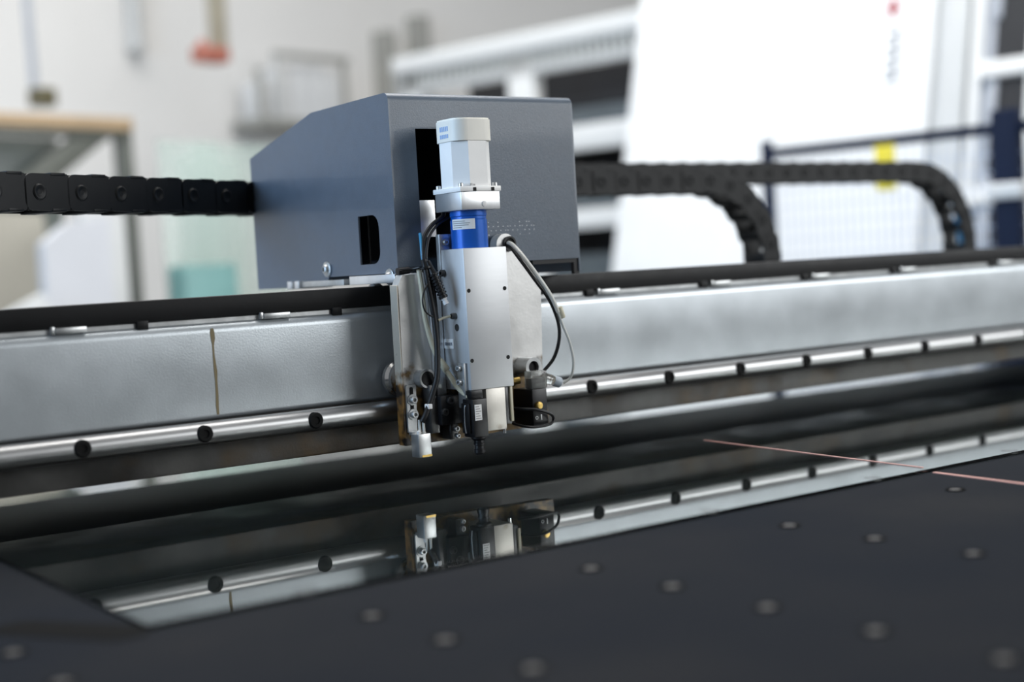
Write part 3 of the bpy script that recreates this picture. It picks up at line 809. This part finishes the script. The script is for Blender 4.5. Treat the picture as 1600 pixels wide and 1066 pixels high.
# left chain: starts behind the cover, runs left towards the viewer
R1, L1 = Vector((0.862, 1.822, 0.3570)), Vector((0.4810, 1.6560, 0.3585))
dl_ = (L1 - R1).normalized()
p_first = R1 + (L1 - R1) * 0.036
P1 = [p_first - dl_ * 0.0625 * 3, p_first - dl_ * 0.0625, L1, L1 + dl_ * 0.06]
v = L1 + dl_ * 0.06
for k in range(12):
    hd = math.atan2(dl_.y, dl_.x) - math.radians(2.2) * (k + 1)
    v = v + Vector((math.cos(hd), math.sin(hd), 0)) * 0.06
    P1.append(v)
P1r = [Vector(p) for p in P1][::-1]
chain('cable_chain', 'black cable chain left of the grey-blue cover', lerp_path([Vector(p) for p in P1r]), 0.0625, 0.0425, 0.055, 'a', 'black cable chains along the gantry')


def bend_path(x0, xb, y, ztop, rad, xret):
    o = [Vector((x0, y, ztop)), Vector((xb, y, ztop))]
    for k in range(1, 25):
        t = math.radians(90 - 180 * k / 24)
        o.append(Vector((xb + rad * math.cos(t), y, ztop - rad + rad * math.sin(t))))
    o.append(Vector((xret, y, ztop - 2 * rad)))
    return lerp_path(o, 12)


chain('cable_chain', 'nearer right-hand black cable chain bending down behind the beam first', bend_path(1.155, 1.665, 1.775, 0.368, 0.148, 1.45), 0.047, 0.040, 0.050, 'b', 'black cable chains along the gantry')
chain('cable_chain', 'farther black cable chain with its bend near the blue fence', bend_path(1.155, 2.385, 1.915, 0.3905, 0.158, 2.15), 0.047, 0.038, 0.055, 'c', 'black cable chains along the gantry')
solo('blue_hose_bundle', G().tube([(2.40, 1.905, 0.385), (2.46, 1.905, 0.372), (2.515, 1.905, 0.33), (2.535, 1.905, 0.27), (2.535, 1.905, 0.20), (2.50, 1.905, 0.12)], 0.010, 12), 'blue_cable', 'blue hoses inside the bend of the farther cable chain', 'hose')


# ------------------------------------------------------------------ background, right: tilted glass machine, rack, fence
def hthing(name, label, cat, a, b, z=FLOOR, group=None):
    o = thing(name, label, cat, hall(a, b, z), HALL, group, local=True)
    ORG[o.name] = Vector((a, b, z))
    return o


RK = 1.09


def rbox(name, a0, a1, b0, b1, z0, z1, bev, mt, parent):
    """box on the rack: rack drawn at 5.0 m, set back to 5.45 m"""
    f = lambda z: 0.24 + (z - 0.24) * RK if z > FLOOR else FLOOR
    return part(name, G().box(a0 + 0.45, a1 + 0.45, max(b0 * RK, 3.8), b1 * RK, f(z0), f(z1), bev), mt, parent)


rack = hthing('storage_rack', 'white storage rack with perforated rails and dark sheets beside the white machine', 'rack', 5.55, 4.6)
for b in (5.02, 4.29, 3.56):
    rbox('post', 5.0, 5.08, b - 0.075, b + 0.075, FLOOR, 1.25, 0.004, 'white_paint', rack)
    rbox('post', 5.62, 5.67, b - 0.05, b + 0.05, FLOOR, 1.25, 0.004, 'white_paint', rack)
rbox('top_rail', 4.98, 5.06, 3.4, 5.1, 1.225, 1.305, 0.006, 'white_paint', rack)
pv = rbox('perforated_rail', 5.0, 5.03, 3.4, 5.1, 1.115, 1.225, 0.002, 'pale_grey_paint', rack)
for k in range(34):
    b = 3.83 + k * 0.050
    part('slot', G().box(5.4485, 5.4505, b - 0.012, b + 0.012, 1.235, 1.30, 0.0004, 1), 'rack_dark', pv)
for z0, z1 in ((0.745, 0.855), (0.40, 0.485), (0.02, 0.10)):
    rbox('shelf_rail', 4.985, 5.05, 3.4, 5.05, z0, z1, 0.004, 'white_paint', rack)
    rbox('shelf_board', 5.05, 5.6, 3.42, 5.05, z1 - 0.03, z1, 0.003, 'dark_panel', rack)
rbox('back_sheet', 5.58, 5.60, 3.4, 5.1, 0.1, 1.2, 0, 'dark_panel', rack)
for i, (z, h, mt) in enumerate(((0.858, 0.09, 'slate_panel'), (0.949, 0.03, 'dark_panel'), (0.488, 0.09, 'slate_panel'), (0.579, 0.07, 'dark_panel'), (0.102, 0.2, 'slate_panel'))):
    z = 0.24 + (z - 0.24) * RK
    solo('stored_sheet_stack', G().box(5.53, 5.97, 3.85, 5.40, z, z + h, 0.004), mt,
         ('slate grey sheets stacked on the rack shelf next to the cover', 'dark sheets on top of the slate stack in the rack', 'slate grey sheets on the second rack shelf', 'dark sheets on the second rack shelf', 'slate grey sheets on the lowest rack shelf')[i], 'sheet stack').rotation_euler = (0, 0, HALL)

mach = thing('glass_line_machine', 'tall white tilted machine panel filling the right background', 'machine', hall(4.8, 2.9, 0.27), 0, local=True)
mach.rotation_euler = (0, math.radians(15.0), HALL)
ORG[mach.name] = Vector((0, 0, 0))
mach.rotation_mode = 'XYZ'


def mbox(name, b0, b1, z0, z1, d0, d1, mt, parent=None, bev=0.004, label=None):
    """box on the tilted machine: b = hall depth coordinate, z = along the tilted face, d = out of the face"""
    return part(name, G().box(d0, d1, b0 - 2.9, b1 - 2.9, z0, z1, bev), mt, parent or mach, label=label)


ZB = -1.16
mbox('front_panel', 2.93, 3.655, ZB, 3.0, 0, 0.35, 'machine_white')
mbox('front_panel', 2.293, 2.925, ZB, 3.0, 0, 0.35, 'machine_white')
mbox('side_panel', 2.173, 2.289, ZB, 3.0, 0.03, 0.35, 'pale_grey_paint')
mbox('seam', 2.142, 2.173, ZB, 3.0, 0.08, 0.35, 'shelf_grey')
mbox('frame_column', 2.101, 2.142, ZB, 3.0, 0.0, 0.35, 'white_paint')
mbox('frame_panel', 2.058, 2.101, ZB, 3.0, 0.02, 0.3, 'lavender_grey')
mbox('guard_panel', 1.656, 2.058, ZB, 3.0, 0.005, 0.3, 'dark_panel')
for k in range(9):
    mbox('guard_tooth', 2.036, 2.07, -0.9 + k * 0.42, -0.64 + k * 0.42, -0.004, 0.03, 'lavender_grey', bev=0.012)
for z in (0.56, 0.10, -0.4, 1.1):
    mbox('cross_bar', 1.656, 2.101, z, z + 0.06, -0.02, 0.04, 'white_paint')
mbox('frame_column', 1.863, 1.930, ZB, 3.0, -0.01, 0.06, 'white_paint')
# red emblem and grey upright lettering, too blurred to read
mk = part('emblem', G().prism([[(2.458 - 2.9, 0.935), (2.488 - 2.9, 0.89), (2.458 - 2.9, 0.845), (2.428 - 2.9, 0.89)]], 'X', -0.003, 0.001), 'logo_red', mach, label='small red diamond emblem')
for k, (z, h) in enumerate(((0.775, 0.034), (0.73, 0.03), (0.685, 0.034), (0.64, 0.03), (0.60, 0.03))):
    part('letter', G().box(-0.003, 0.001, 2.425 - 2.9, 2.471 - 2.9, z, z + 0.012).box(-0.003, 0.001, 2.425 - 2.9, 2.439 - 2.9, z, z + h), 'label_ink', mach)

fence = hthing('safety_fence', 'navy blue safety fence with light wire mesh in front of the white machine', 'fence', 3.9, 1.6)
part('fence_post', G().box(3.87, 3.93, 1.548, 1.622, FLOOR, 0.60, 0.006), 'navy_paint', fence)
part('fence_post', G().box(3.885, 3.915, 2.335, 2.365, FLOOR, 0.59, 0.004), 'navy_paint', fence)
part('fence_post', G().box(3.87, 3.93, 0.75, 0.82, FLOOR, 0.60, 0.006), 'navy_paint', fence)
part('top_bar', G().box(3.888, 3.912, 0.78, 2.35, 0.535, 0.565, 0.004), 'navy_paint', fence)
part('bottom_bar', G().box(3.888, 3.912, 0.78, 2.35, FLOOR + 0.1, FLOOR + 0.13, 0.004), 'navy_paint', fence)
part('post_clamp', G().box(3.86, 3.935, 1.535, 1.635, 0.352, 0.398, 0.008), 'white_paint', fence)
part('base_plate', G().box(3.82, 3.98, 1.50, 1.67, FLOOR, FLOOR + 0.012, 0.002), 'navy_paint', fence)
gw = G()
b = 0.80
while b < 2.34:
    gw.box(3.8985, 3.9015, b - 0.0015, b + 0.0015, FLOOR + 0.1, 0.54)
    b += 0.025
z = FLOOR + 0.15
while z < 0.53:
    gw.box(3.896, 3.8985, 0.8, 2.34, z - 0.0015, z + 0.0015)
    z += 0.05
wm = part('wire_mesh', gw, 'wire_grey', fence)
wm['kind'] = 'stuff'
part('warning_plate', G().box(3.878, 3.884, 1.912, 1.976, 0.405, 0.537, 0.001), 'yellow_tag', fence, label='yellow plate on the fence')

# ------------------------------------------------------------------ background, left
grack = hthing('glass_rack', 'tall rack with tan wooden top beam and dark diagonal brace at far left', 'rack', 3.3, 5.5)
part('top_beam', G().box(2.3, 3.70, 5.44, 5.54, 0.945, 1.0, 0.004), 'wood_tan', grack)
part('under_beam', G().box(2.3, 3.68, 5.45, 5.53, 0.915, 0.945, 0.002), 'rack_dark', grack)
part('post', G().box(3.645, 3.70, 5.45, 5.53, FLOOR, 0.945, 0.004), 'rack_dark', grack)
part('post', G().box(2.3, 2.36, 5.45, 5.53, FLOOR, 0.945, 0.004), 'rack_dark', grack)
dd = Vector((3.60 - 2.70, 0, 0.935 - 0.30))
ang = math.atan2(dd.z, dd.x)
part('diagonal_brace', G().box(2.55, 3.68, 5.46, 5.52, 0.59, 0.69, 0.004, rot=Matrix.Rotation(-ang, 3, 'Y'), at=(3.12, 5.49, 0.62)), 'rack_dark', grack)
part('base', G().box(2.3, 3.7, 5.3, 6.1, FLOOR, FLOOR + 0.12, 0.01), 'rack_dark', grack)
solo('grey_glass_sheet', G().box(2.2, 3.42, 5.60, 5.63, FLOOR + 0.12, 0.92, 0.003), 'smoke_glass', 'smoke grey glass sheet standing inside the far-left rack', 'glass').rotation_euler = (0, 0, HALL)
solo('beige_board', G().prism([[(2.3, FLOOR + 0.12), (2.3, 0.62), (3.18, 0.58), (3.30, FLOOR + 0.12)]], 'Y', 5.36, 5.42), 'beige_board', 'beige board leaning at the foot of the far-left rack', 'board').rotation_euler = (0, 0, HALL)
solo('white_board', G().prism([[(2.815, FLOOR), (2.83, 0.43), (2.93, 0.50), (3.115, 0.53), (3.10, FLOOR)]], 'Y', 4.78, 4.83), 'white_board', 'bluish white board standing below the left cable chain', 'board').rotation_euler = (0, 0, HALL)
solo('white_board', G().box(2.45, 2.815, 4.70, 4.74, FLOOR, 0.18, 0.003, rot=Matrix.Rotation(math.radians(-24), 3, 'Y'), at=(2.63, 4.72, 0.1)), 'pale_grey_paint', 'pale grey board tilted at lower left edge behind the beam', 'board').rotation_euler = (0, 0, HALL)
solo('grey_board', G().box(3.13, 3.33, 5.0, 5.04, FLOOR, 0.56, 0.004), 'pale_grey_paint', 'light grey narrow panel beside the white board', 'board').rotation_euler = (0, 0, HALL)
pst = hthing('dark_stand', 'thin dark post between white board and green glass sheets', 'post', 3.42, 5.2)
part('post', G().box(3.40, 3.44, 5.18, 5.22, FLOOR, 0.50, 0.005), 'slate_panel', pst)
part('foot', G().box(3.30, 3.54, 5.10, 5.30, FLOOR, FLOOR + 0.02, 0.004), 'slate_panel', pst)
for i, (a0, a1, b, zt, lab) in enumerate(((3.55, 3.86, 5.05, 0.86, 'pale green glass sheet leaning nearest the thin dark post'), (3.72, 4.05, 5.16, 0.80, 'middle pale green glass sheet behind the left of the cover'), (3.88, 4.40, 5.27, 0.88, 'widest pale green glass sheet nearest the cover'))):
    solo('green_glass_sheet', G().box(a0, a1, b, b + 0.012, FLOOR, zt, 0.002), 'green_glass', lab, 'glass', 'green glass sheets standing behind the gantry').rotation_euler = (0, 0, HALL)
solo('teal_crate', G().box(3.53, 3.80, 4.90, 5.02, FLOOR, 0.33, 0.008), 'teal_block', 'teal box standing at the foot of the green glass sheets', 'box').rotation_euler = (0, 0, HALL)

pend = hthing('hanging_pendant', 'olive control box hanging on a grey cable above the far-left rack', 'pendant', 3.9, 6.5, 1.19)
part('pendant_box', G().box(3.845, 3.955, 6.45, 6.55, 1.185, 1.275, 0.01), 'olive_box', pend)
part('pendant_cable', G().cyl((3.86, 6.5, 1.275), (3.80, 6.5, 5.4), 0.022, 12), 'lavender_grey', pend)
hst = hthing('lifting_pole', 'beige hanging pole with a red lower end near the wall', 'hoist', 5.0, 6.5, 1.48)
part('pole', G().box(4.975, 5.055, 6.46, 6.54, 1.53, 5.4, 0.006), 'pole_beige', hst)
part('red_end', G().box(4.86, 5.05, 6.44, 6.56, 1.475, 1.56, 0.015), 'pole_red', hst)
part('red_tip', G().lathe((4.90, 6.5, 1.56), (0, 0, 1), [(0, 0.03), (0.03, 0.02), (0.04, 0.01)], 12), 'pole_red', hst)
solo('conduit_pipe', G().cyl(hall(5.12, 7.44, 1.72), hall(5.12, 7.44, 5.4), 0.045, 14).cyl(hall(5.12, 7.44, 1.69), hall(5.12, 7.44, 1.74), 0.055, 14), 'pale_grey_paint', 'pale grey pipe on the wall left of the wall shelf', 'pipe')
shf = hthing('wall_shelf', 'grey wall shelf frame on the back wall holding white cartons', 'shelf', 6.2, 7.3, 1.25)
part('shelf_board', G().box(5.83, 6.62, 7.16, 7.48, 1.235, 1.29, 0.006), 'shelf_grey', shf)
for a in (5.84, 6.56):
    part('upright', G().box(a, a + 0.035, 7.18, 7.22, 1.29, 1.60 if a < 6 else 1.72, 0.004), 'shelf_grey', shf)
part('cross_rod', G().box(5.98, 6.62, 7.18, 7.22, 1.68, 1.72, 0.004), 'shelf_grey', shf)
part('cross_rod', G().box(5.98, 6.015, 7.18, 7.22, 1.29, 1.70, 0.004), 'pale_grey_paint', shf)
for i, (a0, a1, h, lab) in enumerate(((5.885, 6.02, 0.24, 'shortest white carton at the left end of the wall shelf'), (6.04, 6.16, 0.34, 'second white carton from the left on the wall shelf'), (6.175, 6.31, 0.36, 'tall white carton in the middle of the wall shelf'), (6.325, 6.46, 0.36, 'tall white carton right of the middle on the wall shelf'), (6.475, 6.56, 0.33, 'narrow white carton at the right end of the wall shelf'))):
    ct = hthing('carton', lab, 'carton', (a0 + a1) / 2, 7.33, 1.29, 'cartons on the wall shelf')
    part('carton_body', G().box(a0, a1, 7.24, 7.42, 1.29, 1.29 + h, 0.004), 'carton_white', ct)
    part('carton_tape', G().box((a0 + a1) / 2 - 0.012, (a0 + a1) / 2 + 0.012, 7.2385, 7.4215, 1.29 + h * 0.75, 1.2905 + h), 'label_paper', ct)
for a, zt, lab in ((7.20, 1.55, 'shorter grey column on the back wall above the cover'), (7.55, 1.6, 'taller grey column on the back wall beside the white rack')):
    solo('wall_column', G().box(a - 0.06, a + 0.06, 7.36, 7.50, FLOOR, 1.98 if a < 7.4 else 2.12, 0.01), 'shelf_grey', lab, 'column', 'grey columns on the back wall').rotation_euler = (0, 0, HALL)
